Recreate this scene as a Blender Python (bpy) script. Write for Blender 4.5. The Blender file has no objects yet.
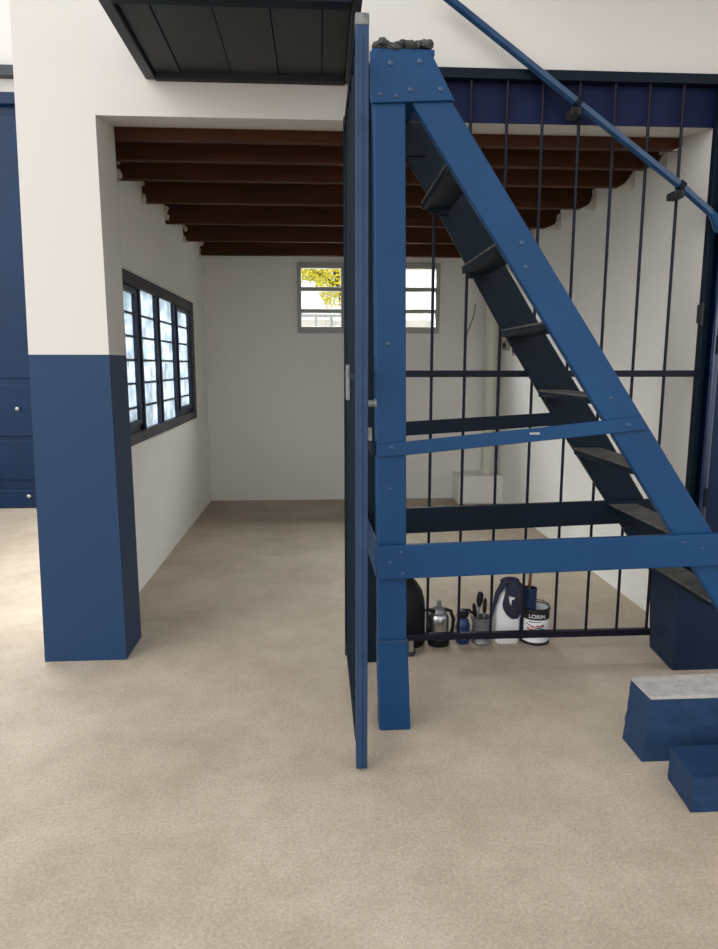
import bpy, bmesh, math, random
from mathutils import Vector, Matrix
random.seed(7)
C = bpy.context.scene.collection
R = math.radians

# ------------------------------------------------------------------ camera
cam_d = bpy.data.cameras.new('camera'); cam = bpy.data.objects.new('camera', cam_d); C.objects.link(cam)
bpy.context.scene.camera = cam
cam.location = (0, 0, 1.5)
cam.rotation_euler = (R(90 - 9.15), 0, R(-3.4))
cam_d.sensor_fit = 'VERTICAL'; cam_d.sensor_height = 24.0
cam_d.lens = 682.0 / 949.0 * 24.0
cam_d.clip_start = .05; cam_d.clip_end = 200

# ------------------------------------------------------------------ world, sun, exposure
W = bpy.data.worlds.new('sky'); bpy.context.scene.world = W; W.use_nodes = True
nt = W.node_tree; nt.nodes.clear()
wo = nt.nodes.new('ShaderNodeOutputWorld'); bg = nt.nodes.new('ShaderNodeBackground')
tc = nt.nodes.new('ShaderNodeTexCoord'); sp = nt.nodes.new('ShaderNodeSeparateXYZ')
cr = nt.nodes.new('ShaderNodeValToRGB')
nt.links.new(tc.outputs['Generated'], sp.inputs[0]); nt.links.new(sp.outputs['Z'], cr.inputs[0])
e = cr.color_ramp.elements
e[0].position = 0.0; e[0].color = (1.0, 1.0, 1.0, 1)
e[1].position = 1.0; e[1].color = (.8, .84, .9, 1)
m_ = e.new(.42); m_.color = (.95,.97,1,1)
nt.links.new(cr.outputs[0], bg.inputs[0]); bg.inputs[1].default_value = .95
nt.links.new(bg.outputs[0], wo.inputs[0])

sun_d = bpy.data.lights.new('sun', 'SUN'); sun = bpy.data.objects.new('sun', sun_d); C.objects.link(sun)
sun_d.energy = 1.25; sun_d.angle = R(50); sun_d.color = (1, .985, .96)
sun.rotation_euler = Vector((.66,.60,-.36)).to_track_quat('-Z', 'Y').to_euler()

def window_fill(name, loc, rot, sx, sy, power):
    d = bpy.data.lights.new(name, 'AREA'); d.shape = 'RECTANGLE'; d.size = sx; d.size_y = sy; d.energy = power; d.color = (.93, .97, 1)
    o = bpy.data.objects.new(name, d); o.location = loc; o.rotation_euler = rot; C.objects.link(o); return o
# area lamps added outside the side and back windows to brighten the room
window_fill('side_window_fill', (-2.3, 5.5, 2.2), (0, R(-75), 0), 1.6, 2.6, 85)
window_fill('back_window_fill', (.55, 8.9, 3.5), (R(-52), 0, 0), 2.4, 1.2, 620)

vs = bpy.context.scene.view_settings
vs.view_transform = 'Standard'; vs.look = 'None'; vs.gamma = 1; vs.exposure = 0.52
vs.use_curve_mapping = False

# ------------------------------------------------------------------ materials
def srgb(r, g, b):
    f = lambda c: (c / 255 / 12.92) if c / 255 <= .04045 else ((c / 255 + .055) / 1.055) ** 2.4
    return (f(r), f(g), f(b), 1)

def mat(name, col, rough=.5, metal=0, col2=None, nscale=6, namount=.5, bump=0, bscale=60, stretch=(1, 1, 1), spec=.5, coat=0, trans=0):
    m = bpy.data.materials.new(name); m.use_nodes = True
    n = m.node_tree; b = n.nodes['Principled BSDF']
    b.inputs['Base Color'].default_value = col; b.inputs['Roughness'].default_value = rough
    b.inputs['Metallic'].default_value = metal; b.inputs['Specular IOR Level'].default_value = spec
    if coat: b.inputs['Coat Weight'].default_value = coat; b.inputs['Coat Roughness'].default_value = .25
    if trans: b.inputs['Transmission Weight'].default_value = trans
    t = n.nodes.new('ShaderNodeTexCoord'); mp = n.nodes.new('ShaderNodeMapping')
    mp.inputs['Scale'].default_value = stretch
    n.links.new(t.outputs['Object'], mp.inputs[0])
    if col2:
        no = n.nodes.new('ShaderNodeTexNoise'); no.inputs['Scale'].default_value = nscale
        no.inputs['Detail'].default_value = 7; no.inputs['Roughness'].default_value = .62
        r = n.nodes.new('ShaderNodeValToRGB')
        r.color_ramp.elements[0].position = .5 - .5 * namount * .5; r.color_ramp.elements[1].position = .5 + .5 * namount * .5
        r.color_ramp.elements[0].color = col; r.color_ramp.elements[1].color = col2
        n.links.new(mp.outputs[0], no.inputs['Vector']); n.links.new(no.outputs['Fac'], r.inputs[0])
        n.links.new(r.outputs[0], b.inputs['Base Color'])
    if bump:
        no = n.nodes.new('ShaderNodeTexNoise'); no.inputs['Scale'].default_value = bscale; no.inputs['Detail'].default_value = 5
        bp = n.nodes.new('ShaderNodeBump'); bp.inputs['Strength'].default_value = bump; bp.inputs['Distance'].default_value = .01
        n.links.new(mp.outputs[0], no.inputs['Vector']); n.links.new(no.outputs['Fac'], bp.inputs['Height'])
        n.links.new(bp.outputs[0], b.inputs['Normal'])
    return m

M = {}
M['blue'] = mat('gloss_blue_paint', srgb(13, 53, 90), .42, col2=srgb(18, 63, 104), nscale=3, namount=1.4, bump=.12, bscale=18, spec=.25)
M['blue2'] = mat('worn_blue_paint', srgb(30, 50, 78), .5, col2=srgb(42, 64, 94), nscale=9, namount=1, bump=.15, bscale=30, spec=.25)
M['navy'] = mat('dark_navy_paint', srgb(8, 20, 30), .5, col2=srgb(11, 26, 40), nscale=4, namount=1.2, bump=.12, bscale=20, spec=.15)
M['bar'] = mat('dark_bar_paint', srgb(12, 13, 28), .5, spec=.2, col2=srgb(18, 19, 36), nscale=20, namount=1)
M['metalblue'] = mat('gloss_metal_blue', srgb(4, 24, 54), .35, spec=.2, col2=srgb(6, 30, 62), nscale=2, bump=.06, bscale=9)
M['handrail'] = mat('handrail_blue', srgb(18, 52, 86), .28, coat=.4, spec=.4, col2=srgb(26, 62, 98), nscale=14)
M['gateblue'] = mat('gate_blue', srgb(3, 32, 62), .35, coat=.1, spec=.2, col2=srgb(6, 38, 72), nscale=1.5, bump=.05, bscale=6)
M['band'] = mat('band_blue', srgb(14, 22, 54), .6, spec=.15, col2=srgb(18, 28, 62), nscale=3)
M['wall'] = mat('white_plaster', srgb(202, 198, 192), .75, col2=srgb(206, 202, 197), nscale=1.3, namount=1.2, bump=.12, bscale=14)
M['interior'] = mat('interior_plaster', srgb(240, 237, 231), .8, col2=srgb(245, 243, 238), nscale=1.1, namount=1.2, bump=.15, bscale=11)
M['mortar'] = mat('rough_mortar', srgb(196, 188, 174), .9, col2=srgb(220, 214, 204), nscale=20, bump=.5, bscale=60)
M['wood'] = mat('dark_beam_wood', srgb(50, 25, 9), .65, spec=.25, col2=srgb(84, 44, 18), nscale=3, namount=.9, stretch=(.6, 6, 6), bump=.2, bscale=20)
M['woodboard'] = mat('dark_board_wood', srgb(56, 30, 18), .7, col2=srgb(76, 44, 26), nscale=3, stretch=(4, .5, 4), bump=.2, bscale=20)
M['black'] = mat('black_painted_board', srgb(38, 42, 44), .5, spec=.3, col2=srgb(48, 52, 55), nscale=2.2, namount=1, stretch=(2.5, .6, 1), bump=.15, bscale=12)
M['blackframe'] = mat('black_frame_paint', srgb(38, 42, 48), .5)
M['seam'] = mat('board_batten_dark', srgb(24, 24, 26), .7)
M['tread'] = mat('grey_tread', srgb(92, 90, 84), .75, col2=srgb(60, 60, 58), nscale=9, stretch=(1, 3, 1), bump=.3, bscale=40)
M['rubber'] = mat('torn_black_rubber', srgb(38, 38, 38), .7, col2=srgb(74, 74, 72), nscale=26, bump=.8, bscale=50)
M['steel'] = mat('bare_steel', srgb(170, 172, 172), .3, 1)
M['zinc'] = mat('zinc_can', srgb(140, 143, 144), .45, .6, col2=srgb(110, 112, 114), nscale=18)
M['bolt'] = mat('painted_bolt', srgb(18, 58, 96), .3, spec=.6)
M['stepblue'] = mat('step_blue_paint', srgb(24, 46, 74), .6, spec=.25, col2=srgb(34, 58, 88), nscale=14, namount=.9, bump=.35, bscale=40)
M['stepblue2'] = mat('lower_step_blue', srgb(22, 46, 76), .6, spec=.25, col2=srgb(28, 54, 86), nscale=10, bump=.25, bscale=34)
M['plinth'] = mat('plinth_navy', srgb(14, 32, 54), .6, spec=.25, col2=srgb(18, 38, 62), nscale=5, bump=.15, bscale=16)
M['stepgrey'] = mat('worn_cement_top', srgb(150, 146, 140), .85, col2=srgb(176, 172, 166), nscale=24, namount=.8, bump=.5, bscale=60)
M['pvc'] = mat('white_pvc', srgb(222, 218, 204), .45)
M['grey_alu'] = mat('grey_window_frame', srgb(176, 174, 168), .5)
M['surround'] = mat('dark_window_surround', srgb(66, 64, 66), .7, col2=srgb(78, 76, 78), nscale=8, bump=.2, bscale=30)
M['sashblue'] = mat('window_blue_steel', srgb(26, 40, 66), .45)
M['tubeblue'] = mat('glossy_tube_blue', srgb(8, 30, 62), .18, coat=.3)
M['capgrey'] = mat('worn_cap', srgb(84, 86, 90), .7, col2=srgb(120, 120, 118), nscale=40)
# pillar: white above, blue dado below a line at 1.47 m
def banded(name, z, hi, lo, rough=.6):
    m = bpy.data.materials.new(name); m.use_nodes = True
    n = m.node_tree; b = n.nodes['Principled BSDF']; b.inputs['Roughness'].default_value = rough; b.inputs['Specular IOR Level'].default_value = .25
    g = n.nodes.new('ShaderNodeNewGeometry'); s = n.nodes.new('ShaderNodeSeparateXYZ')
    mt = n.nodes.new('ShaderNodeMath'); mt.operation = 'GREATER_THAN'; mt.inputs[1].default_value = z
    mx = n.nodes.new('ShaderNodeMix'); mx.data_type = 'RGBA'
    no = n.nodes.new('ShaderNodeTexNoise'); no.inputs['Scale'].default_value = 14; no.inputs['Detail'].default_value = 4
    bp = n.nodes.new('ShaderNodeBump'); bp.inputs['Strength'].default_value = .13; bp.inputs['Distance'].default_value = .01
    n.links.new(g.outputs['Position'], s.inputs[0]); n.links.new(s.outputs['Z'], mt.inputs[0])
    n.links.new(mt.outputs[0], mx.inputs[0]); mx.inputs[6].default_value = lo; mx.inputs[7].default_value = hi
    n.links.new(mx.outputs[2], b.inputs['Base Color'])
    n.links.new(g.outputs['Position'], no.inputs['Vector']); n.links.new(no.outputs['Fac'], bp.inputs['Height']); n.links.new(bp.outputs[0], b.inputs['Normal'])
    return m
M['pillar'] = banded('pillar_paint', 1.547, srgb(204, 200, 194), srgb(28, 56, 88), .5)

def floor_mat():
    m = bpy.data.materials.new('sandy_concrete'); m.use_nodes = True
    n = m.node_tree; b = n.nodes['Principled BSDF']; b.inputs['Roughness'].default_value = .82
    t = n.nodes.new('ShaderNodeNewGeometry')
    def noise(s, d, r=.6):
        x = n.nodes.new('ShaderNodeTexNoise'); x.inputs['Scale'].default_value = s; x.inputs['Detail'].default_value = d
        x.inputs['Roughness'].default_value = r; n.links.new(t.outputs['Position'], x.inputs['Vector']); return x
    a = noise(.9, 6, .65); f = noise(95, 8, .85); md = noise(5.5, 7, .7)
    r1 = n.nodes.new('ShaderNodeValToRGB'); r1.color_ramp.elements[0].position = .36; r1.color_ramp.elements[1].position = .64
    r1.color_ramp.elements[0].color = srgb(173, 158, 139); r1.color_ramp.elements[1].color = srgb(193, 180, 162)
    r2 = n.nodes.new('ShaderNodeValToRGB'); r2.color_ramp.elements[0].position = .3; r2.color_ramp.elements[1].position = .7
    r2.color_ramp.elements[0].color = (.60, .57, .53, 1); r2.color_ramp.elements[1].color = (1.28, 1.27, 1.26, 1)
    r3 = n.nodes.new('ShaderNodeValToRGB'); r3.color_ramp.elements[0].position = .32; r3.color_ramp.elements[1].position = .68
    r3.color_ramp.elements[0].color = (.90, .89, .88, 1); r3.color_ramp.elements[1].color = (1.06, 1.06, 1.07, 1)
    n.links.new(a.outputs['Fac'], r1.inputs[0]); n.links.new(f.outputs['Fac'], r2.inputs[0]); n.links.new(md.outputs['Fac'], r3.inputs[0])
    def mul(p, q):
        x = n.nodes.new('ShaderNodeMix'); x.data_type = 'RGBA'; x.blend_type = 'MULTIPLY'; x.inputs[0].default_value = 1
        n.links.new(p, x.inputs[6]); n.links.new(q, x.inputs[7]); return x.outputs[2]
    o = mul(mul(r1.outputs[0], r2.outputs[0]), r3.outputs[0])
    n.links.new(o, b.inputs['Base Color'])
    bp = n.nodes.new('ShaderNodeBump'); bp.inputs['Strength'].default_value = .35; bp.inputs['Distance'].default_value = .006
    n.links.new(f.outputs['Fac'], bp.inputs['Height']); n.links.new(bp.outputs[0], b.inputs['Normal'])
    return m
M['floor'] = floor_mat()

def frosted():
    m = bpy.data.materials.new('frosted_glass'); m.use_nodes = True
    n = m.node_tree; n.nodes.remove(n.nodes['Principled BSDF']); out = n.nodes['Material Output']
    tr = n.nodes.new('ShaderNodeBsdfTranslucent'); gl = n.nodes.new('ShaderNodeBsdfGlossy'); mx = n.nodes.new('ShaderNodeMixShader')
    gl.inputs['Roughness'].default_value = .35; mx.inputs[0].default_value = .08
    t = n.nodes.new('ShaderNodeTexCoord'); no = n.nodes.new('ShaderNodeTexNoise'); no.inputs['Scale'].default_value = 7; no.inputs['Detail'].default_value = 8
    no.inputs['Roughness'].default_value = .7
    r = n.nodes.new('ShaderNodeValToRGB'); r.color_ramp.elements[0].position = .38; r.color_ramp.elements[1].position = .62
    r.color_ramp.elements[0].color = (.34, .38, .41, 1); r.color_ramp.elements[1].color = (.62, .67, .71, 1)
    n.links.new(t.outputs['Object'], no.inputs['Vector']); n.links.new(no.outputs['Fac'], r.inputs[0]); n.links.new(r.outputs[0], tr.inputs[0])
    n.links.new(tr.outputs[0], mx.inputs[1]); n.links.new(gl.outputs[0], mx.inputs[2]); n.links.new(mx.outputs[0], out.inputs[0])
    return m
M['frost'] = frosted()
def clearglass():
    m = bpy.data.materials.new('clear_window_glass'); m.use_nodes = True
    n = m.node_tree; n.nodes.remove(n.nodes['Principled BSDF']); out = n.nodes['Material Output']
    tr = n.nodes.new('ShaderNodeBsdfTransparent'); gl = n.nodes.new('ShaderNodeBsdfGlossy'); mx = n.nodes.new('ShaderNodeMixShader')
    gl.inputs['Roughness'].default_value = .03; mx.inputs[0].default_value = .05; tr.inputs[0].default_value = (.96, .98, .97, 1)
    n.links.new(tr.outputs[0], mx.inputs[1]); n.links.new(gl.outputs[0], mx.inputs[2]); n.links.new(mx.outputs[0], out.inputs[0])
    return m
M['glass'] = clearglass()

# ------------------------------------------------------------------ mesh helpers
class MB:
    def __init__(s): s.bm = bmesh.new()
    def box(s, x0, x1, y0, y1, z0, z1):
        v = [s.bm.verts.new(p) for p in ((x0,y0,z0),(x1,y0,z0),(x1,y1,z0),(x0,y1,z0),(x0,y0,z1),(x1,y0,z1),(x1,y1,z1),(x0,y1,z1))]
        for q in ((0,3,2,1),(4,5,6,7),(0,1,5,4),(1,2,6,5),(2,3,7,6),(3,0,4,7)): s.bm.faces.new([v[i] for i in q])
        return s
    def prism(s, pts, y0, y1):            # polygon in XZ extruded along Y (pts clockwise or not: normals fixed at the end)
        a = [s.bm.verts.new((p[0], y0, p[1])) for p in pts]; b = [s.bm.verts.new((p[0], y1, p[1])) for p in pts]
        s.bm.faces.new(a); s.bm.faces.new(list(reversed(b)))
        for i in range(len(pts)):
            j = (i + 1) % len(pts); s.bm.faces.new([a[j], a[i], b[i], b[j]])
        return s
    def hull8(s, bot, top):               # two quads
        a = [s.bm.verts.new(p) for p in bot]; b = [s.bm.verts.new(p) for p in top]; n = len(a)
        s.bm.faces.new(list(reversed(a))); s.bm.faces.new(b)
        for i in range(n): s.bm.faces.new([a[i], a[(i+1)%n], b[(i+1)%n], b[i]])
        return s
    def tube(s, pts, r, n=12, caps=True):
        pts = [Vector(p) for p in pts]; rings = []
        for i, p in enumerate(pts):
            d = (pts[min(i+1, len(pts)-1)] - pts[max(i-1, 0)]).normalized()
            u = d.cross(Vector((0,1,0)) if abs(d.y) < .9 else Vector((1,0,0))).normalized(); w = d.cross(u)
            rr = r[i] if isinstance(r, (list, tuple)) else r
            rings.append([s.bm.verts.new(p + (u*math.cos(2*math.pi*k/n) + w*math.sin(2*math.pi*k/n))*rr) for k in range(n)])
        for a, b in zip(rings, rings[1:]):
            for k in range(n): s.bm.faces.new([a[k], a[(k+1)%n], b[(k+1)%n], b[k]])
        if caps: s.bm.faces.new(list(reversed(rings[0]))); s.bm.faces.new(rings[-1])
        return s
    def lathe(s, prof, cx=0, cy=0, n=28, sx=1, sy=1):
        rings = []
        for r, z in prof:
            rings.append([s.bm.verts.new((cx + sx*r*math.cos(2*math.pi*k/n), cy + sy*r*math.sin(2*math.pi*k/n), z)) for k in range(n)] if r > 1e-6 else [s.bm.verts.new((cx, cy, z))])
        for a, b in zip(rings, rings[1:]):
            for k in range(n):
                k2 = (k+1) % n
                if len(a) == 1 and len(b) == 1: continue
                if len(a) == 1: s.bm.faces.new([a[0], b[k2], b[k]])
                elif len(b) == 1: s.bm.faces.new([a[k], a[k2], b[0]])
                else: s.bm.faces.new([a[k], a[k2], b[k2], b[k]])
        return s
    def bolt(s, x, y, z, r=.012, h=.006):    # dome facing -Y
        n = 12; rings = []
        for rr, d in ((r, 0), (r*.95, h*.5), (r*.6, h*.9), (0, h)):
            rings.append([s.bm.verts.new((x + rr*math.cos(2*math.pi*k/n), y - d, z + rr*math.sin(2*math.pi*k/n))) for k in range(n)] if rr else [s.bm.verts.new((x, y-d, z))])
        for a, b in zip(rings, rings[1:]):
            for k in range(n):
                if len(b) == 1: s.bm.faces.new([a[k], a[(k+1)%n], b[0]])
                else: s.bm.faces.new([a[k], a[(k+1)%n], b[(k+1)%n], b[k]])
        return s
    def blob(s, c, r, sc=(1,1,1), jit=.2, sub=2):
        g = bmesh.ops.create_icosphere(s.bm, subdivisions=sub, radius=r)
        for v in g['verts']:
            k = 1 + random.uniform(-jit, jit)
            v.co = Vector((c[0] + v.co.x*sc[0]*k, c[1] + v.co.y*sc[1]*k, c[2] + v.co.z*sc[2]*k))
        return s
    def build(s, name, m, parent=None, smooth=False, bevel=0, seg=2, fix=True):
        if fix: bmesh.ops.recalc_face_normals(s.bm, faces=s.bm.faces[:])
        me = bpy.data.meshes.new(name); s.bm.to_mesh(me); s.bm.free()
        o = bpy.data.objects.new(name, me); C.objects.link(o)
        me.materials.append(m)
        if smooth:
            for p in me.polygons: p.use_smooth = True
            try: me.set_sharp_from_angle(angle=R(40))
            except Exception: pass
        if bevel:
            b = o.modifiers.new('bevel', 'BEVEL'); b.width = bevel; b.segments = seg; b.limit_method = 'ANGLE'; b.harden_normals = False
        if parent:
            o.parent = parent; o.matrix_parent_inverse = Matrix.Translation(-Vector(parent.location)) if parent.type == 'EMPTY' and parent.parent is None else Matrix.Identity(4)
        return o

def tag(o, label, cat=None, group=None):
    o['label'] = label
    if cat: o['category'] = cat
    if group: o['group'] = group
    return o
def thing(name, loc, label, cat, group=None):
    o = bpy.data.objects.new(name, None); o.location = loc; o.empty_display_size = .1; C.objects.link(o)
    return tag(o, label, cat, group)
def struct(o):
    o['kind'] = 'structure'; return o

FY = 3.38          # facade plane
LX, RX = -1.204, 2.0
BY = 7.55
HZ = 2.618         # header underside

# ------------------------------------------------------------------ setting
struct(MB().box(-7, 7, -6, 22, -.12, 0).build('floor', M['floor']))
struct(MB().hull8([(-1.408,FY,0),(-.998,FY,0),(-.998,3.68,0),(-1.408,3.68,0)],[(-1.30,FY,4.9),(-.998,FY,4.9),(-.998,3.68,4.9),(-1.30,3.68,4.9)]).build('pillar', M['pillar']))
struct(MB().hull8([(-.998,FY,HZ),(1.9,FY,HZ),(1.9,3.68,2.665),(-.998,3.68,2.665)],[(-.998,FY,4.9),(1.9,FY,4.9),(1.9,3.68,4.9),(-.998,3.68,4.9)]).box(1.9, 4.2, FY, 3.68, 2.84, 4.9).build('wall_front', M['wall']))
struct(MB().box(1.9, 4.2, FY, 3.68, 0, 2.84).build('wall_front_right', M['wall']))
# painted blue lintel band, a shallow board-like coat on the header
struct(MB().box(.2, 1.9, FY-.008, FY, HZ, 2.835).build('trim_1', M['band']))
# left wall with window hole
WY0, WY1, WZ0, WZ1 = 4.36, 6.73, 1.045, 2.03
struct(MB().box(-1.411, LX, 3.68, WY0, 0, 3.0).box(-1.411, LX, WY1, BY+.2, 0, 3.0).box(-1.411, LX, WY0, WY1, 0, WZ0).box(-1.411, LX, WY0, WY1, WZ1, 3.0).build('wall_left', M['interior']))
struct(MB().box(RX, 2.2, 3.68, BY+.2, 0, 3.0).build('wall_right', M['interior']))
# back wall with the high window hole
BX0, BX1, BZ0, BZ1 = -.215, 1.325, 1.835, 2.575
struct(MB().box(LX, BX0, BY, BY+.2, 0, 3.0).box(BX1, RX, BY, BY+.2, 0, 3.0).box(BX0, BX1, BY, BY+.2, 0, BZ0).box(BX0, BX1, BY, BY+.2, BZ1, 3.0).build('wall_back', M['interior']))
struct(MB().box(-1.45, 2.25, 3.68, BY+.25, 3.0, 3.12).build('roof', M['wall']))
# board ceiling above the beams
mb = MB(); y = 3.68
while y < BY - .01:
    mb.box(LX, RX, y, min(y+.19, BY), 2.79, 2.82); y += .195
struct(mb.build('ceiling', M['woodboard']))
# skirting plinth in back corner
struct(MB().box(1.51, RX, 7.2, BY, 0, .31).build('trim_2', M['interior'], bevel=.012))
# far left wall of the open yard above the blue gate
struct(MB().box(-6.0, -1.411, 7.34, 7.54, 4.1, 6.5).box(-6.0, -5.3, 7.34, 7.54, 0, 4.1).build('wall_yard_back', M['wall']))
struct(MB().box(-6.0, -1.45, 7.24, 7.34, 4.24, 4.33).build('trim_3', M['blackframe']))

# slab added above the frame to shade the stair side of the yard
struct(MB().box(.45, 4.5, 1.5, FY, 3.62, 3.76).build('added_shade_slab', M['wall']))
# blue painted wall face right of the opening
struct(MB().box(1.9, 4.2, FY-.006, FY, 0, 2.835).build('trim_4', M['metalblue']))

# ceiling beams
words = ['first', 'second', 'third', 'fourth', 'fifth', 'sixth', 'rearmost']
BYS = [3.73, 4.10, 4.50, 5.10, 5.82, 6.56, 7.40]
ORD = [.17, .16, .17, .16, .17, .16, .16]
for i, yb in enumerate(BYS):
    t = thing('ceiling_beam', (0.4, yb, 2.61), '%s dark wooden roof beam %s' % (words[i], 'back from the room opening' if i < 6 else 'of the room, directly above the back windows'), 'beam', 'dark ceiling beams')
    MB().box(LX-.03, RX+.02, yb-.055, yb, 2.61 + random.uniform(-.004, .004), 2.61+ORD[i]+.01).build('timber', M['wood'], t, bevel=.006)
    mm = MB()
    for sgn, wx in ((1, LX), (-1, RX)):
        for k in range(9):
            mm.blob((wx + sgn*random.uniform(-.01, .03 if sgn > 0 else .015), yb-.055-random.uniform(0, .02), 2.61 + random.uniform(-.01, .13)), random.uniform(.01, .026), (1, .7, 1.2), .35, 1)
    # sloping trowelled wedge on the right-hand wall
    zz = 2.60
    mm.prism([(RX, zz), (RX-.10-random.random()*.05, zz), (RX-.05, zz+.035), (RX, zz+.11)], yb-.085, yb-.05)
    mm.build('mortar', M['mortar'], t)

# ------------------------------------------------------------------ window in the left wall
w = thing('window_1', (LX, 5.55, 1.0), 'steel window with frosted panes in the left wall of the room', 'window'); struct(w)
sur = MB()
a0, a1, z0, z1 = 4.20, 6.80, .985, 2.085
sur.box(LX-.01, LX+.012, a0, a1, WZ1-.025, z1).box(LX-.01, LX+.012, a0, a1, z0, WZ0+.01).box(LX-.01, LX+.012, a0, WY0+.02, WZ0, WZ1).box(LX-.01, LX+.012, WY1-.06, a1, WZ0, WZ1)
sur.build('window_surround', M['surround'], w)
xw = LX - .03
cols = [(4.38, 4.74, 1.13, 1.965), (4.885, 5.33, 1.055, 2.02), (5.455, 5.97, 1.055, 2.02), (6.14, 6.64, 1.13, 1.965)]
fr = MB()
for (p, q, u, v) in cols:
    for (a, b, c_, d) in ((p-.035, p, u-.03, v+.03), (q, q+.035, u-.03, v+.03), (p, q, v, v+.03), (p, q, u-.03, u)):
        fr.box(xw-.02, xw+.025, a, b, c_, d)
    for zz in (1.215, 1.375, 1.53, 1.685, 1.835):
        if u + .04 < zz < v - .04: fr.box(xw-.008, xw+.012, p, q, zz-.007, zz+.007)
fr.box(xw-.03, xw+.01, 4.775, 4.85, WZ0, WZ1).box(xw-.03, xw+.01, 5.365, 5.42, WZ0, WZ1).box(xw-.03, xw+.01, 6.005, 6.105, WZ0, WZ1)
fr.box(xw-.03, xw+.01, 4.36, 4.85, WZ0, 1.1).box(xw-.03, xw+.01, 6.0, 6.73, WZ0, 1.1).box(xw-.03, xw+.01, 4.36, 4.85, 1.995, WZ1).box(xw-.03, xw+.01, 6.0, 6.73, 1.995, WZ1)
fr.build('window_frame', M['sashblue'], w)
for (p, q, u, v) in cols:
    MB().box(xw-.004, xw+.000, p-.01, q+.01, u-.01, v+.01).build('pane', M['frost'], w)

# ------------------------------------------------------------------ high window in the back wall
w = thing('window_2', (.55, BY, BZ0), 'high three-bay louvre window in the back wall of the room', 'window'); struct(w)
fr = MB(); t_ = .045
bays = [(BX0, .298), (.298, .812), (.812, BX1)]
for (p, q) in bays:
    fr.box(p, p+t_, BY-.025, BY+.06, BZ0, BZ1).box(q-t_, q, BY-.025, BY+.06, BZ0, BZ1)
    fr.box(p+t_, q-t_, BY-.025, BY+.06, BZ1-.06, BZ1).box(p+t_, q-t_, BY-.025, BY+.06, BZ0, BZ0+.07)
    for zz in (2.07, 2.30):
        fr.box(p+t_, q-t_, BY-.02, BY+.05, zz-.022, zz+.022)
fr.build('window_frame', M['grey_alu'], w, bevel=.003)
for (p, q) in bays:
    for (u, v) in ((BZ0+.07, 2.048), (2.092, 2.278), (2.322, BZ1-.06)):
        MB().box(p+t_, q-t_, BY+.02, BY+.024, u, v).build('pane', M['glass'], w)

# ------------------------------------------------------------------ outside, behind the back wall
tr = thing('tree', (-.1, 12.2, 0), 'yellow-leaved tree outside behind the high back window', 'tree')
MB().tube([(.62, 12.3, 0), (.6, 12.25, 1.2), (.5, 12.2, 2.4), (.2, 12.2, 3.6)], [.12, .1, .08, .03], 10).tube([(.4, 12.2, 2.8), (-.5, 12.2, 3.4)], [.04, .01], 8).build('trunk', mat('bark', srgb(90, 76, 60), .9), tr, smooth=True)
M['leaf'] = mat('yellow_green_leaf', srgb(238, 214, 40), .6, col2=srgb(190, 196, 60), nscale=3, namount=1)
lf = MB()
for k in range(6500):
    th = random.uniform(0, 6.283); ph = random.uniform(-1, 1); rr = random.random()**.4
    x = -.05 + 1.15*rr*math.cos(th)*math.sqrt(1-ph*ph); yy = 12.2 + .7*rr*math.sin(th)*math.sqrt(1-ph*ph); zz = 3.3 + .85*rr*ph
    if zz < 2.95 and x < -.1 + (3.0-zz)*.5: continue
    u = Vector((random.gauss(0,1), random.gauss(0,1), random.gauss(0,1))).normalized(); v2 = u.orthogonal().normalized()
    p = Vector((x, yy, zz)); s_ = random.uniform(.025, .05)
    vs_ = [lf.bm.verts.new(p + d) for d in (u*s_, v2*s_*.5, -u*s_, -v2*s_*.5)]
    lf.bm.faces.new(vs_)
lf.build('foliage', M['leaf'], tr, fix=False)
rl = MB().box(-3, 1.0, 9.98, 10.02, 2.17, 2.21).box(-3, 1.0, 9.98, 10.02, 1.0, 1.04)
for k in range(18): rl.box(-2.9+.22*k, -2.865+.22*k, 9.99, 10.01, 0, 2.17)
tag(rl.build('railing', mat('pale_railing', srgb(96, 98, 98), .6)), 'grey railing outside seen low through the back window', 'railing')
tag(MB().box(-5, 6, 15, 15.3, 0, 2.45).build('boundary_wall', M['wall']), 'pale boundary wall far outside behind the grey railing', 'wall')

# ------------------------------------------------------------------ big blue gate in the yard
g = thing('metal_gate', (-3.3, 7.3, 0), 'tall blue sheet-metal yard gate at the left, behind the white pillar', 'gate')
MB().box(-5.3, -1.42, 7.30, 7.33, .01, 4.08).build('sheet_panel', M['gateblue'], g)
fm = MB().box(-5.3, -1.46, 7.24, 7.31, 3.98, 4.09).box(-5.3, -1.46, 7.25, 7.31, .01, .2)
for xx in (-5.27, -4.35, -3.42, -2.5, -1.55): fm.box(xx-.03, xx+.03, 7.25, 7.31, .05, 4.0)
fm.build('gate_frame', M['gateblue'], g, bevel=.008)
for k, xx in enumerate((-4.81, -3.885, -2.96, -2.03)):
    wk = MB()
    wk.box(xx-.38, xx+.38, 7.28, 7.30, .3, .72).box(xx-.38, xx+.38, 7.28, 7.30, .76, 1.3).box(xx-.38, xx+.38, 7.28, 7.3, 1.36, 3.9)
    wk.build('raised_panel', M['gateblue'], g, bevel=.008)
for xx, zz in ((-3.05, .13), (-3.42, .13), (-3.1, 1.05)):
    MB().bolt(xx, 7.248, zz, .022, .012).build('bolt', M['steel'], g)

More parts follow.
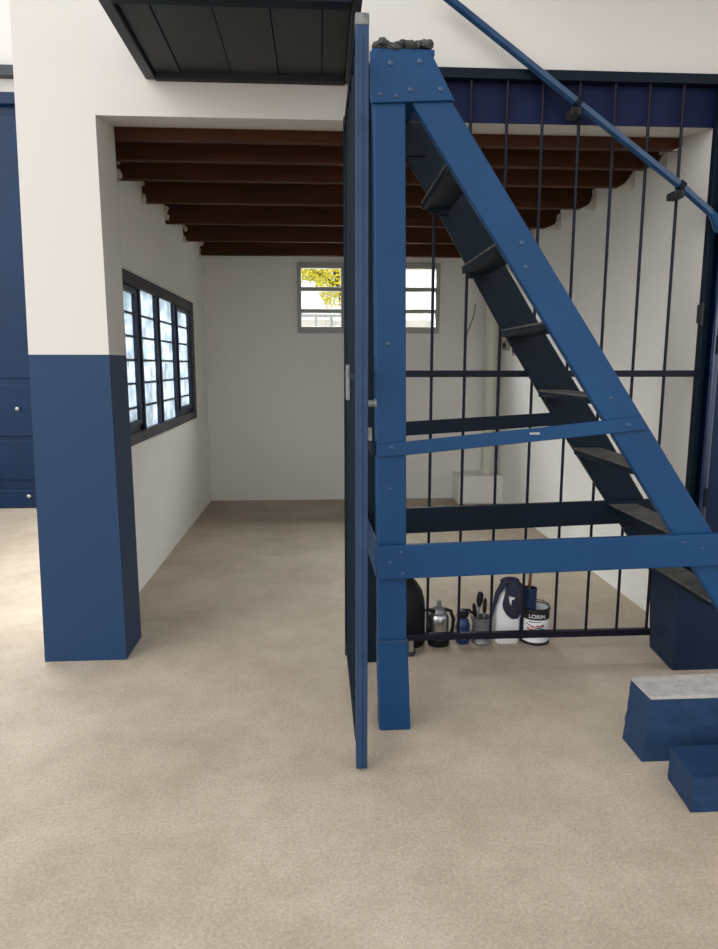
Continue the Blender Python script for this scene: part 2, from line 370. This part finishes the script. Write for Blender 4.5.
# ------------------------------------------------------------------ overhead landing
t = thing('landing_platform', (-.28, FY, 2.77), 'black boarded underside of the overhead landing fixed to the white wall', 'platform')
bx0, bx1, by0, by1, bz = -.765, .165, 2.60, FY, 2.79
seams = [bx0+.05, -.60, -.375, -.165, .03, bx1-.03]
for a, b in zip(seams, seams[1:]):
    MB().box(a+.0015, b-.0015, by0+.06, by1-.03, bz + random.uniform(0, .008), bz+.035).build('floorboard', M['black'], t, bevel=.003)
MB().box(bx0, bx0+.045, by0, by1-.002, 2.772, 2.93).build('side_joist', M['blackframe'], t, bevel=.004)
MB().box(bx1-.03, bx1+.005, by0, by1-.002, 2.772, 2.93).build('side_joist', M['blackframe'], t, bevel=.004)
MB().box(bx0+.045, bx1-.03, by1-.032, by1-.002, 2.765, 2.93).build('wall_ledger', M['seam'], t, bevel=.004)
MB().box(bx0+.045, bx1-.03, by0+.045, by0+.105, 2.765, 2.93).build('end_joist', M['navy'], t, bevel=.004)
MB().box(bx0, bx1, by0, by1-.002, 2.93, 2.96).build('deck', M['black'], t)

# ------------------------------------------------------------------ staircase
YN, YF = 2.62, 3.28      # front faces of near and far frames
st = thing('staircase', (.30, 2.66, 0), 'steep blue wooden staircase with open treads, in front of the barred gate', 'staircase')
# near post (leans slightly), lower metal shoe
def post(name, y0, y1, xs_t, xs_b, zt, zb, m, par):
    return MB().hull8([(xs_b[0], y0, zb), (xs_b[1], y0, zb), (xs_b[1], y1, zb), (xs_b[0], y1, zb)], [(xs_t[0], y0, zt), (xs_t[1], y0, zt), (xs_t[1], y1, zt), (xs_t[0], y1, zt)]).build(name, m, par, bevel=.006)
post('post', YN, YN+.09, (.204, .322), (.240, .355), 2.585, 0.0, M['blue'], st)
sh = post('post_shoe', YN-.006, YN+.096, (.232, .354), (.241, .371), .392, 0.0, M['blue'], st)
MB().box(.233, .354, YN-.009, YN-.005, .386, .396).build('weld_line', M['blue2'], st)
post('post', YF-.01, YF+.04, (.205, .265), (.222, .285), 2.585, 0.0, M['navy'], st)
# stringers
def stringer(y0, y1, pts, m, name='stringer'):
    return MB().prism(pts, y0, y1).build(name, m, st, bevel=.005)
near = [(.30, 2.585), (.41, 2.585), (.496, 2.434), (.969, 1.743), (1.593, .838), (2.168, 0.0), (1.99, 0.0), (1.652, .50), (1.40, .872), (1.161, 1.226), (.822, 1.731), (.598, 2.060), (.35, 2.425)]
far = [(.28, 2.585), (.49, 2.585), (.565, 2.467), (.888, 1.959), (1.027, 1.743), (1.423, 1.157), (1.638, .827), (1.885, .463), (1.69, .463), (1.516, .715), (1.162, 1.232), (.869, 1.687), (.546, 2.228), (.40, 2.45)]
s1 = stringer(YN, YN+.04, near, M['blue'])
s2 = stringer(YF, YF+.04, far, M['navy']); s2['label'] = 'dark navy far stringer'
# treads
def xl(z): # underside line of the stringer
    P = [(0.30, 2.5), (.35, 2.425), (.598, 2.06), (.822, 1.731), (1.161, 1.226), (1.40, .872), (1.652, .5), (1.99, 0)]
    for (x0, z0), (x1, z1) in zip(P, P[1:]):
        if z0 >= z >= z1: return x0 + (x1-x0)*(z0-z)/(z0-z1)
    return .3
for z in (2.24, 1.955, 1.665, 1.380, 1.095, .815, .515):
    x = xl(z); yb = YF if z > .46 else 3.085
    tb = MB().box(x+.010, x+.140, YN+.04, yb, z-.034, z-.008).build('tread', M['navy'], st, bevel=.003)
    to_ = MB().box(x+.006, x+.140, YN+.04, yb, z-.008, z).build('worn_top', M['tread']); to_.parent = tb; to_.location = (0, 0, 0)
    to_['label'] = 'worn grey walking surface'
    if z > .46: MB().box(x+.04, x+.135, YF-.02, YF, z-.055, z-.034).build('cleat', M['navy'], st)
# top board and torn rubber
MB().box(.20, .425, YN-.01, YF+.04, 2.585, 2.605).build('top_board', M['blue'], st, bevel=.003)
rb = MB()
random.seed(11)
for k in range(13):
    x = .225 + k*.0145
    rb.blob((x, YN+.01 + random.uniform(-.012, .012), 2.618 + .006*math.sin(k*1.3) + (.006 if k > 6 else 0)), .019, (1.3, 1.5, .85), .18, 2)
rb.box(.205, .41, YN+.01, YF+.02, 2.605, 2.625)
rb.build('rubber_mat', M['rubber'], st, smooth=True)
# gusset plates
MB().prism([(.193, 2.594), (.409, 2.600), (.500, 2.438), (.195, 2.423)], YN-.012, YN).build('gusset_plate', M['blue'], st, bevel=.003)
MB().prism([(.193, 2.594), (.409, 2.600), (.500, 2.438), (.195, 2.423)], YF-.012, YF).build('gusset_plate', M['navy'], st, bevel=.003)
# rails of near frame
MB().prism([(.222, .795), (1.95, .832), (1.95, .700), (.228, .658)], YN-.03, YN).build('lower_rail', M['blue'], st, bevel=.004)
MB().prism([(.222, 1.194), (.33, 1.205), (1.262, 1.298), (1.293, 1.247), (.33, 1.152), (.222, 1.148)], YN-.014, YN).build('upper_rail', M['blue'], st, bevel=.003)
# rails of far frame
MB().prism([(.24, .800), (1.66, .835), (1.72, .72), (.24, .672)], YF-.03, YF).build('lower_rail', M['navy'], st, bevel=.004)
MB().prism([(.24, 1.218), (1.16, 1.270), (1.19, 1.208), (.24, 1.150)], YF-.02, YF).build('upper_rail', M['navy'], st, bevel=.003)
# side rails between posts
MB().hull8([(.222, YN, .662), (.240, YN, .662), (.226, YF, .68), (.208, YF, .68)], [(.219, YN, .79), (.237, YN, .79), (.224, YF, .80), (.206, YF, .80)]).build('side_rail', M['blue2'], st, bevel=.002)
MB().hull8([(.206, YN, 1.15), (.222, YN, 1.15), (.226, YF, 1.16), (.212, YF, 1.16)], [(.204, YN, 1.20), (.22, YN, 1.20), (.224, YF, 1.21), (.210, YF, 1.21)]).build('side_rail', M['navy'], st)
def atY(px, py, Y, f=682., p=R(9.15), yw=R(3.4)):
    fw = Vector((math.sin(yw)*math.cos(p), math.cos(yw)*math.cos(p), -math.sin(p))); rt = Vector((math.cos(yw), -math.sin(yw), 0)); up = rt.cross(fw)
    d = fw*f + rt*(px-359) + up*(474.5-py)
    return Vector((0, 0, 1.5)) + d*(Y/d.y)
for px, py, y, r in ((391,63,YN-.012,.012),(420.5,61,YN-.012,.012),(411,89.6,YN-.012,.011),(441,89,YN-.012,.011),(380,94,YN-.012,.009),(397,96,YN-.012,.009),
                     (388,344,YN,.011),(392,448,YN-.014,.012),(390,489,YN,.008),(522,243,YN,.012),(526,267,YN,.010),(611,398,YN,.009),(628,425,YN-.014,.012),
                     (401,553,YN-.03,.009),(390,563,YN-.03,.009),(403,574,YN-.03,.009),(684,543,YN-.03,.009),(702,549,YN-.03,.008)):
    p = atY(px, py, y); MB().bolt(p.x, y, p.z, r*.9, r*.4).build('bolt', M['bolt'], st, smooth=True)
p = atY(534.5, 433.5, YN-.014); MB().box(p.x-.02, p.x+.02, YN-.017, YN-.013, p.z-.004, p.z+.004).build('slot', M['steel'], st)

# ------------------------------------------------------------------ barred gate (fixed panel)
GY = 3.34
g = thing('barred_gate', (1.05, GY, .09), 'dark blue barred metal gate panel behind the staircase', 'gate')
MB().box(.20, 1.93, GY-.02, GY+.03, 2.79, 2.835).build('top_rail', M['navy'], g, bevel=.003)
MB().box(.24, 1.90, GY-.012, GY+.012, 1.440, 1.472).build('middle_rail', M['bar'], g, bevel=.003)
MB().box(.24, 1.74, GY-.016, GY+.016, .088, .122).build('bottom_rail', M['bar'], g, bevel=.003)
MB().box(1.885, 1.918, GY-.02, GY+.02, .47, 2.79).build('gate_stile', M['navy'], g, bevel=.003)
MB().box(.180, .205, GY-.02, GY+.02, .0, 2.79).build('gate_stile', M['navy'], g, bevel=.003)
MB().box(.205, .24, GY-.012, GY+.012, .088, .122).build('rail_stub', M['bar'], g)
for x in (.39, .553, .716, .886, 1.053, 1.227, 1.395, 1.560, 1.722):
    MB().tube([(x, GY, .118 ), (x, GY, 2.80)], .0075, 10).build('bar', M['bar'], g, smooth=True)
# latch on the right stile
MB().box(1.862, 1.888, GY-.03, GY-.005, 1.70, 1.79).tube([(1.872, GY-.04, 1.685), (1.872, GY-.04, 1.80)], .009, 8).build('latch', M['seam'], g, bevel=.003)
# guide wheel under the bottom rail
MB().box(.455, .480, GY-.02, GY+.02, .03, .09).build('guide_bracket', M['steel'], g)
MB().tube([(.467, GY-.012, .026), (.467, GY+.012, .026)], .026, 16).build('guide_wheel', M['seam'], g)

# ------------------------------------------------------------------ open gate leaf, edge-on
g = thing('open_gate_leaf', (.14, 2.33, 0), 'narrow blue gate leaf swung open towards the viewer, seen edge-on left of the stair post', 'gate')
MB().box(.128, .170, 2.33, 2.372, .012, 2.585).build('stile', M['blue2'], g, bevel=.004)
MB().box(.134, .150, 2.326, 2.3305, .02, 2.52).build('weld_strip', M['blue2'], g)
MB().box(.127, .171, 2.328, 2.376, 2.552, 2.588).build('stile_cap', M['capgrey'], g, bevel=.004)
MB().box(.124, .158, 3.27, 3.31, .04, 2.60).build('stile', M['navy'], g, bevel=.004)
for z in (.10, 1.44, 2.54):
    MB().box(.126, .150, 2.372, 3.27, z, z+.032).build('rail', M['navy'], g, bevel=.003)
for k in range(5):
    y = 2.52 + .155*k
    MB().tube([(.138, y, .10), (.138, y, 2.56)], .0075, 10).build('bar', M['navy'], g, smooth=True)
MB().box(.112, .126, 2.72, 2.80, 1.36, 1.50).build('lock_plate', M['zinc'], g, bevel=.003)
MB().tube([(.17, 2.40, 1.365), (.20, 2.40, 1.365)], .012, 12).tube([(.195, 2.40, 1.365), (.203, 2.40, 1.365)], .017, 12).build('lock_knob', M['zinc'], g)
MB().box(.17, .188, 2.39, 2.42, 1.235, 1.28).build('bolt_keeper', M['zinc'], g)
for z in (.35, 1.3, 2.3):
    MB().tube([(.160, 3.318, z), (.160, 3.305, z+.07)], .011, 10).build('hinge', M['navy'], g)

# ------------------------------------------------------------------ blue sheet door on the right
g = thing('sheet_metal_door', (2.3, 3.27, 0), 'glossy blue sheet-metal door cut off by the right edge', 'door')
MB().tube([(1.905+.02, 3.255, .47), (1.905+.02, 3.255, 2.78)], .019, 16).build('tube_stile', M['tubeblue'], g, smooth=True)
MB().box(1.94, 3.0, 3.255, 3.285, .47, 2.78).build('door_sheet', M['metalblue'], g, bevel=.004)
MB().box(1.94, 3.0, 3.235, 3.262, .47, .53).box(1.94, 3.0, 3.235, 3.262, 2.72, 2.78).build('door_rail', M['metalblue'], g, bevel=.004)
for z in (.8, 1.55, 2.4): MB().tube([(1.925, 3.232, z), (1.925, 3.232, z+.09)], .012, 10).build('hinge', M['navy'], g, smooth=True)

# ------------------------------------------------------------------ handrail clamped to the bars
h = thing('handrail', (.58, 3.28, 3.07), 'sloping blue pipe handrail clamped to the gate bars, upper right', 'handrail')
hy = 3.285
P0 = atY(443, -6, hy); P1 = atY(578, 103, hy); P2 = atY(681, 186, hy); P3 = atY(711, 213, hy)
MB().tube([P0, P1, P2, P3], .0205, 6).build('pipe', M['handrail'], h)
P4 = atY(718, 229, hy-.09); MB().tube([P3 - (P3-P2).normalized()*.02, P3 + Vector((.01, -.01, -.015)), P4], [.016, .020, .020], 16).build('bent_end', M['handrail'], h, smooth=True)
for P in (P1, P2):
    d = (P2-P1).normalized()
    a = MB().tube([P - d*.014, P + d*.014], .0245, 18); a.build('clamp', M['navy'], h, smooth=True)
    MB().box(P.x-.035, P.x+.012, hy-.02, GY+.012, P.z-.055, P.z-.022).build('bracket', M['seam'], h, bevel=.004)
    MB().tube([(P.x-.018, hy-.028, P.z-.04), (P.x-.018, hy-.02, P.z-.04)], .013, 6).build('nut', M['bar'], h)

# ------------------------------------------------------------------ plinth and concrete steps
tag(MB().hull8([(1.738, 3.09, 0), (3.0, 3.09, 0), (3.0, FY-.002, 0), (1.765, FY-.002, 0)], [(1.725, 3.09, .46), (3.0, 3.09, .46), (3.0, FY-.002, .46), (1.735, FY-.002, .46)]).build('stair_plinth', M['plinth'], bevel=.006),
    'dark navy masonry plinth under the foot of the staircase, against the wall', 'plinth')
t = thing('concrete_step', (1.6, 2.43, 0), 'higher blue-painted concrete step with worn bare grey top', 'step')
random.seed(4)
def rough_block(x0, x1, y0, y1, z0, z1, taper, jit, m, name, par=None, n=14, cut=0, skew=0):
    mb = MB(); bm = mb.bm
    bmesh.ops.create_grid(bm, x_segments=1, y_segments=1, size=1); bm.clear()
    nx, ny, nz = n, 5, 5
    mb.box(x0, x1, y0, y1, z0, z1)
    for v in bm.verts:
        if v.co.z < z0+.001 and v.co.x < x0+.001: v.co.x -= taper
        if skew and v.co.y > y1-.001 and v.co.x < x0+.001: v.co.x += skew
        if cut and v.co.x < x0+.001 and v.co.y > y1-.001: v.co.y -= cut
    bmesh.ops.subdivide_edges(bm, edges=bm.edges[:], cuts=7, use_grid_fill=True)
    for v in bm.verts:
        if v.co.z > z0+.005: v.co += Vector((random.uniform(-jit, jit), random.uniform(-jit, jit), random.uniform(-jit, jit)*.6))
    return mb.build(name, m, par, bevel=0)
rough_block(1.243, 2.4, 2.332, 2.56, 0, .250, 0.022, .0022, M['stepblue'], 'step_body', t, cut=.06)
tp = rough_block(1.243, 2.4, 2.338, 2.556, .2505, .264, 0, .0015, M['stepgrey'], 'worn_top', t, cut=.06); tp['label'] = 'bare grey cement top'
ls = rough_block(1.247, 2.4, 2.03, 2.222, 0, .128, 0.0, .0012, M['stepblue2'], 'concrete_step', skew=.02)
tag(ls, 'lower blue concrete step in front of the higher grey-topped step', 'step')

# ------------------------------------------------------------------ PVC pipe, sockets, cable
t = thing('drain_pipe', (1.9, 7.42, .31), 'white plastic drain pipe standing in the back right corner', 'pipe')
MB().tube([(1.885, 7.43, .31), (1.885, 7.43, 2.79)], .068, 24).build('pipe', M['pvc'], t, smooth=True)
for z in (.33, 1.36, 1.78): MB().tube([(1.885, 7.43, z-.02), (1.885, 7.43, z+.05)], .077, 24).build('coupling', M['pvc'], t, smooth=True)
M['box'] = mat('grey_socket_plastic', srgb(150, 148, 142), .5)
for (y, z, lb) in ((7.2, 1.70, 'farther of the two grey socket boxes high on the right wall'), (6.83, 1.64, 'nearer of the two grey socket boxes high on the right wall')):
    t = thing('socket_box', (RX, y, z), lb, 'socket', 'socket boxes on the right wall')
    MB().box(RX-.04, RX, y-.08, y+.08, z-.05, z+.05).build('back_box', M['box'], t, bevel=.006)
    MB().box(RX-.046, RX-.04, y-.05, y-.01, z-.025, z+.025).box(RX-.046, RX-.04, y+.01, y+.05, z-.025, z+.025).build('socket', M['seam'], t)
tag(MB().tube([(1.72, BY-.01, 2.15), (1.70, BY-.02, 2.02), (1.64, BY-.02, 1.86), (1.60, BY-.02, 1.72)], .006, 8).build('loose_cable', M['box'], smooth=True), 'thin loose grey cable hanging on the back wall beside the drain pipe', 'cable')

# ------------------------------------------------------------------ things stored behind the gate
IY = 3.50
M['chrome'] = mat('dull_chrome', srgb(190, 192, 192), .28, 1, bump=.1, bscale=30)
M['blackpl'] = mat('black_plastic', srgb(12, 13, 14), .55, spec=.25)
M['white'] = mat('white_plastic', srgb(226, 228, 230), .4)
M['navycloth'] = mat('navy_cloth', srgb(36, 38, 58), .85, bump=.4, bscale=90)
M['bottleblue'] = mat('bottle_blue', srgb(14, 44, 92), .35)
M['tinblue'] = mat('dark_blue_tin', srgb(16, 44, 84), .45)
M['maroon'] = mat('maroon_tin', srgb(92, 38, 38), .5)
M['woodh'] = mat('brush_handle_wood', srgb(104, 62, 36), .6)
M['red'] = mat('label_red', srgb(176, 60, 66), .5)
M['blk'] = mat('label_black', srgb(22, 22, 24), .5)
M['grn'] = mat('pale_green', srgb(150, 170, 130), .5)
# black container
t = thing('black_container', (.47, IY, 0), 'black round-shouldered plastic container behind the gate, beside the stair post', 'container')
MB().lathe([(0,0),(.098,0),(.104,.02),(.104,.17),(.100,.24),(.085,.30),(.055,.345),(.03,.37),(.03,.39),(0,.39)], .466, IY+.02).build('body', M['blackpl'], t, smooth=True)
MB().lathe([(0,.385),(.036,.385),(.036,.42),(.03,.427),(0,.427)], .466, IY+.02, 20).build('cap', M['blackpl'], t, smooth=True)
# metal kettle/canister
cx = .640
t = thing('metal_canister', (cx, IY, 0), 'dented silver metal canister with black handle behind the gate', 'canister')
MB().lathe([(0,.03),(.045,.03),(.053,.04),(.054,.155),(.050,.17),(.040,.178),(0,.18)], cx, IY-.01).build('body', M['chrome'], t, smooth=True)
MB().lathe([(.0,0),(.058,0),(.06,.02),(.05,.03),(0,.03)], cx, IY-.01).build('base', M['blackpl'], t, smooth=True)
MB().lathe([(.042,.176),(.043,.185),(.036,.20),(.018,.212),(.010,.216),(.012,.235),(.008,.25),(0,.252)], cx, IY-.01).build('lid', M['zinc'], t, smooth=True)
MB().tube([(cx+.03, IY-.02, .20), (cx+.062, IY-.02, .19), (cx+.078, IY-.02, .14), (cx+.072, IY-.02, .07), (cx+.05, IY-.02, .055)], .010, 10).build('handle', M['blackpl'], t, smooth=True)
MB().tube([(cx-.03, IY-.03, .19), (cx-.06, IY-.04, .205), (cx-.085, IY-.04, .20)], [.014,.010,.008], 10).build('spout', M['blackpl'], t, smooth=True)
MB().tube([(cx-.052, IY-.03, .17), (cx-.066, IY-.03, .12), (cx-.055, IY-.03, .06)], .007, 8).build('side_clip', M['blackpl'], t, smooth=True)
# blue bottle
cx = .775
t = thing('spray_bottle', (cx, IY, 0), 'small blue bottle with black trigger top between canister and grey can', 'bottle')
MB().lathe([(0,0),(.034,0),(.038,.01),(.038,.10),(.030,.13),(.016,.145),(.016,.155),(0,.155)], cx, IY).build('body', M['bottleblue'], t, smooth=True)
MB().lathe([(.0,.15),(.028,.15),(.032,.165),(.026,.185),(0,.19)], cx, IY).tube([(cx, IY, .18), (cx+.03, IY-.01, .187), (cx+.055, IY-.01, .165)], [.012,.009,.005], 8).build('trigger_head', M['blackpl'], t, smooth=True)
MB().tube([(cx-.03, IY-.01, .05), (cx-.052, IY-.01, .12), (cx-.03, IY-.01, .18), (cx+.03, IY-.01, .18), (cx+.052, IY-.02, .12), (cx+.04, IY-.02, .03)], .0035, 6).build('wire_handle', M['steel'], t, smooth=True)
MB().lathe([(.0385,.03),(.0392,.03),(.0392,.065),(.0385,.065)], cx, IY).build('label_band', M['grn'], t, smooth=True)
# grey tin with tools
cx = .88
t = thing('tin_can', (cx, IY, 0), 'grey zinc tin can holding tools behind the gate', 'can')
MB().lathe([(0,0),(.052,0),(.055,.004),(.055,.01),(.052,.014),(.052,.05),(.053,.053),(.052,.056),(.052,.135),(.055,.139),(.055,.145),(.050,.145),(.050,.01),(0,.01)], cx, IY).build('body', M['zinc'], t, smooth=True)
brs = [((cx-.035, IY-.01, .03), (cx-.012, IY, .285), .011, 'woodh'), ((cx-.02, IY+.01, .03), (cx-.05, IY-.01, .225), .009, 'blackpl'), ((cx, IY-.02, .03), (cx+.015, IY, .25), .009, 'blk')]
nm = [('paint_brush', 'dark paintbrush standing tallest in the grey tin can', 'brush'), ('screwdriver', 'black-handled tool leaning left in the grey tin can', 'tool'), ('scraper', 'dark scraper leaning right in the grey tin can', 'tool')]
for (a, b, r, mm), (n1, lb, ct) in zip(brs, nm):
    a = Vector(a); b = Vector(b); t = thing(n1, a, lb, ct)
    MB().tube([a + (b-a)*.05, a + (b-a)*.68], r*.55, 8).build('shaft', M['steel'], t, smooth=True)
    if n1 == 'paint_brush': MB().tube([a+(b-a)*.68, a+(b-a)*.8, a+(b-a)*.95, b], [r*.8, r*1.7, r*1.6, r*1.0], 10).build('bristles', M['blackpl'], t, smooth=True)
    else: MB().tube([a+(b-a)*.62, a+(b-a)*.7, a+(b-a)*.92, b], [r*.7, r*1.3, r*1.2, r*.6], 10).build('handle', M['blackpl'], t, smooth=True)
# white jug with navy cap hung over
cx = 1.018
t = thing('white_jug', (cx, IY, 0), 'tall white plastic jug under a navy cap behind the gate', 'jug')
def rrect(hw, hd, r, z, n=6):
    pts = []
    for (sx, sy, a0) in ((1,1,0),(-1,1,90),(-1,-1,180),(1,-1,270)):
        for k in range(n+1):
            a = R(a0 + 90*k/n); pts.append(((hw-r)*sx + r*math.cos(a), (hd-r)*sy + r*math.sin(a), z))
    return pts
def loft(mb, secs, cx, cy):
    rings = [[mb.bm.verts.new((cx+p[0]+ox, cy+p[1], p[2])) for p in rrect(hw, hd, r, z)] for (hw, hd, r, z, ox) in secs]
    n = len(rings[0])
    for a, b in zip(rings, rings[1:]):
        for k in range(n): mb.bm.faces.new([a[k], a[(k+1)%n], b[(k+1)%n], b[k]])
    mb.bm.faces.new(list(reversed(rings[0]))); mb.bm.faces.new(rings[-1]); return mb
loft(MB(), [(.058,.045,.02,0,0),(.066,.05,.025,.008,0),(.066,.05,.025,.14,0),(.070,.05,.025,.15,0),(.070,.05,.025,.21,-.002),(.055,.045,.025,.27,.005),(.036,.035,.02,.31,.012),(.022,.022,.015,.33,.012)], cx-.002, IY+.01).build('body', M['white'], t, smooth=True)
MB().lathe([(0,.328),(.026,.328),(.026,.345),(0,.35)], cx+.01, IY+.01, 18).build('cap', M['white'], t, smooth=True)
t = thing('navy_cap', (cx+.03, IY-.05, .17), 'dark navy cap with white tick mark, draped over the white jug', 'cap')
cap = MB(); g_ = bmesh.ops.create_icosphere(cap.bm, subdivisions=4, radius=1)
for v in g_['verts']:
    x, y, z = v.co
    zz = .255 + z*.112; w_ = .052*(1 + .12*(1 if z > 0 else 0)*z)
    v.co = Vector((cx+.022 + x*(w_+.006) + .006*math.sin(z*4), IY-.045 + y*.032 + .004*math.sin(x*9+z*5), zz))
cap.build('crown', M['navycloth'], t, smooth=True)
MB().tube([(cx+.03, IY-.03, .355), (cx-.03, IY-.03, .345), (cx-.066, IY-.035, .29), (cx-.085, IY-.04, .22), (cx-.098, IY-.04, .15)], [.018,.020,.014,.010,.007], 12).build('strap', M['navycloth'], t, smooth=True)
MB().blob((cx-.0, IY-.03, .355), .035, (1.5, .9, .6), .03, 3).build('folded_brim', M['navycloth'], t, smooth=True)
MB().prism([(cx-.014, .282), (cx+.014, .278), (cx+.010, .266), (cx-.002, .269), (cx-.005, .236), (cx-.010, .250)], IY-.085, IY-.066).build('tick_mark', M['white'], t)
# maroon tin
tag(MB().lathe([(0,0),(.028,0),(.028,.12),(.024,.135),(.014,.14),(.014,.16),(0,.16)], 1.094, IY+.075, 20).build('maroon_bottle', M['maroon'], smooth=True), 'small maroon bottle between the white jug and the paint can', 'bottle')
# paint can
cx, cy, cr_ = 1.176, IY+.0, .073
t = thing('paint_can', (cx, cy, 0), 'white labelled paint can with black band behind the gate', 'paint can')
MB().lathe([(0,0),(cr_,0),(cr_+.003,.004),(cr_+.003,.012),(cr_,.016),(cr_,.185),(cr_+.004,.189),(cr_+.004,.198),(cr_-.004,.200),(cr_-.008,.192),(cr_-.012,.17),(cr_-.012,.165),(0,.165)], cx, cy, 40).build('body', M['white'], t, smooth=True)
MB().lathe([(cr_+.001,.186),(cr_+.0055,.189),(cr_+.0055,.199),(cr_-.002,.203),(cr_-.010,.199)], cx, cy, 40).build('rim', M['blk'], t, smooth=True)
MB().lathe([(cr_+.001,0),(cr_+.004,.002),(cr_+.004,.014),(cr_+.0008,.016)], cx, cy, 40).build('base_ring', M['blk'], t, smooth=True)
MB().lathe([(cr_+.0003,.142),(cr_+.0012,.143),(cr_+.0012,.186),(cr_+.0003,.187)], cx, cy, 40).build('label_band', M['blk'], t, smooth=True)
def wrap(mb_or_me, R_, name, m, par):
    pass
def arcpatch(pts, R_, name, m):       # flat polygon pts (arc length u, z) wrapped on the can, facing the camera
    mb = MB(); a0 = math.atan2(-cy, -cx)   # direction towards the camera
    P = []
    for (u, z) in pts: P.append(mb.bm.verts.new((cx + R_*math.cos(a0 + u/R_), cy + R_*math.sin(a0 + u/R_), z)))
    f = mb.bm.faces.new(P); bmesh.ops.triangulate(mb.bm, faces=[f])
    return mb.build(name, m, t)
for (x0, z0, x1, z1, w_) in ((-.040,.055,.035,.085,.010),(-.045,.088,.020,.075,.010),(-.02,.10,.048,.112,.007),(-.048,.062,.045,.066,.008),(-.05,.118,-.01,.10,.006)):
    n = 8; top = [(x0+(x1-x0)*k/n, z0+(z1-z0)*k/n + w_ + .003*math.sin(k*2)) for k in range(n+1)]; bot = [(x0+(x1-x0)*k/n, z0+(z1-z0)*k/n) for k in range(n, -1, -1)]
    arcpatch(top+bot, cr_+.0010, 'label_stroke', M['red'])
for (x0, z0, x1, z1, w_) in ((-.005,.090,.05,.108,.005),(.01,.10,.055,.088,.004),(-.035,.130,.03,.130,.004)):
    n = 8; top = [(x0+(x1-x0)*k/n, z0+(z1-z0)*k/n + w_) for k in range(n+1)]; bot = [(x0+(x1-x0)*k/n, z0+(z1-z0)*k/n) for k in range(n, -1, -1)]
    arcpatch(top+bot, cr_+.0014, 'label_stroke', M['blk'])
cu = bpy.data.curves.new('lettering', 'FONT'); cu.body = 'LORIN'; cu.size = .031; cu.align_x = 'CENTER'; cu.offset = .0002; cu.extrude = 0
to = bpy.data.objects.new('lettering', cu); C.objects.link(to)
bpy.context.view_layer.update()
me = bpy.data.meshes.new_from_object(to.evaluated_get(bpy.context.evaluated_depsgraph_get()))
bpy.data.objects.remove(to)
bmx = bmesh.new(); bmx.from_mesh(me)
for _ in range(1): bmesh.ops.subdivide_edges(bmx, edges=[e_ for e_ in bmx.edges if e_.calc_length() > .008], cuts=2)
bmesh.ops.triangulate(bmx, faces=bmx.faces[:])
a0 = math.atan2(-cy, -cx); R_ = cr_ + .0022
for v in bmx.verts:
    u, z = v.co.x*1.02 + .010, v.co.y*.95 + .1535
    v.co = Vector((cx + R_*math.cos(a0 + u/R_), cy + R_*math.sin(a0 + u/R_), z))
bmx.to_mesh(me); bmx.free()
lo = bpy.data.objects.new('lettering', me); C.objects.link(lo); me.materials.clear(); me.materials.append(M['white'])
lo.parent = t; lo.matrix_parent_inverse = Matrix.Translation(-Vector(t.location))
MB().tube([(cx+.05+0*k, cy+.05, .20) if k == 0 else (cx + .079*math.cos(R(a)), cy + .03*math.sin(R(a)), .195 + .03*math.sin(R(a/1))) for k, a in enumerate(range(0, 180, 15))], .0025, 6).build('wire_handle', M['blk'], t, smooth=True)
# dark blue tin standing in the can + brush
t2 = thing('blue_tin', (cx-.037, cy-.005, .166), 'dark blue tin standing on top of the white paint can', 'tin')
MB().lathe([(0,.166),(.036,.166),(.036,.29),(.038,.294),(.038,.306),(.033,.306),(.033,.20),(0,.20)], cx-.037, cy-.005, 26).build('body', M['tinblue'], t2, smooth=True)
t3 = thing('wooden_brush', (cx-.04, cy, .205), 'brown wooden-handled brush standing in the dark blue tin', 'brush')
MB().tube([(cx-.044, cy, .205), (cx-.040, cy, .30), (cx-.036, cy, .40)], [.006, .009, .008], 10).build('handle', M['woodh'], t3, smooth=True)
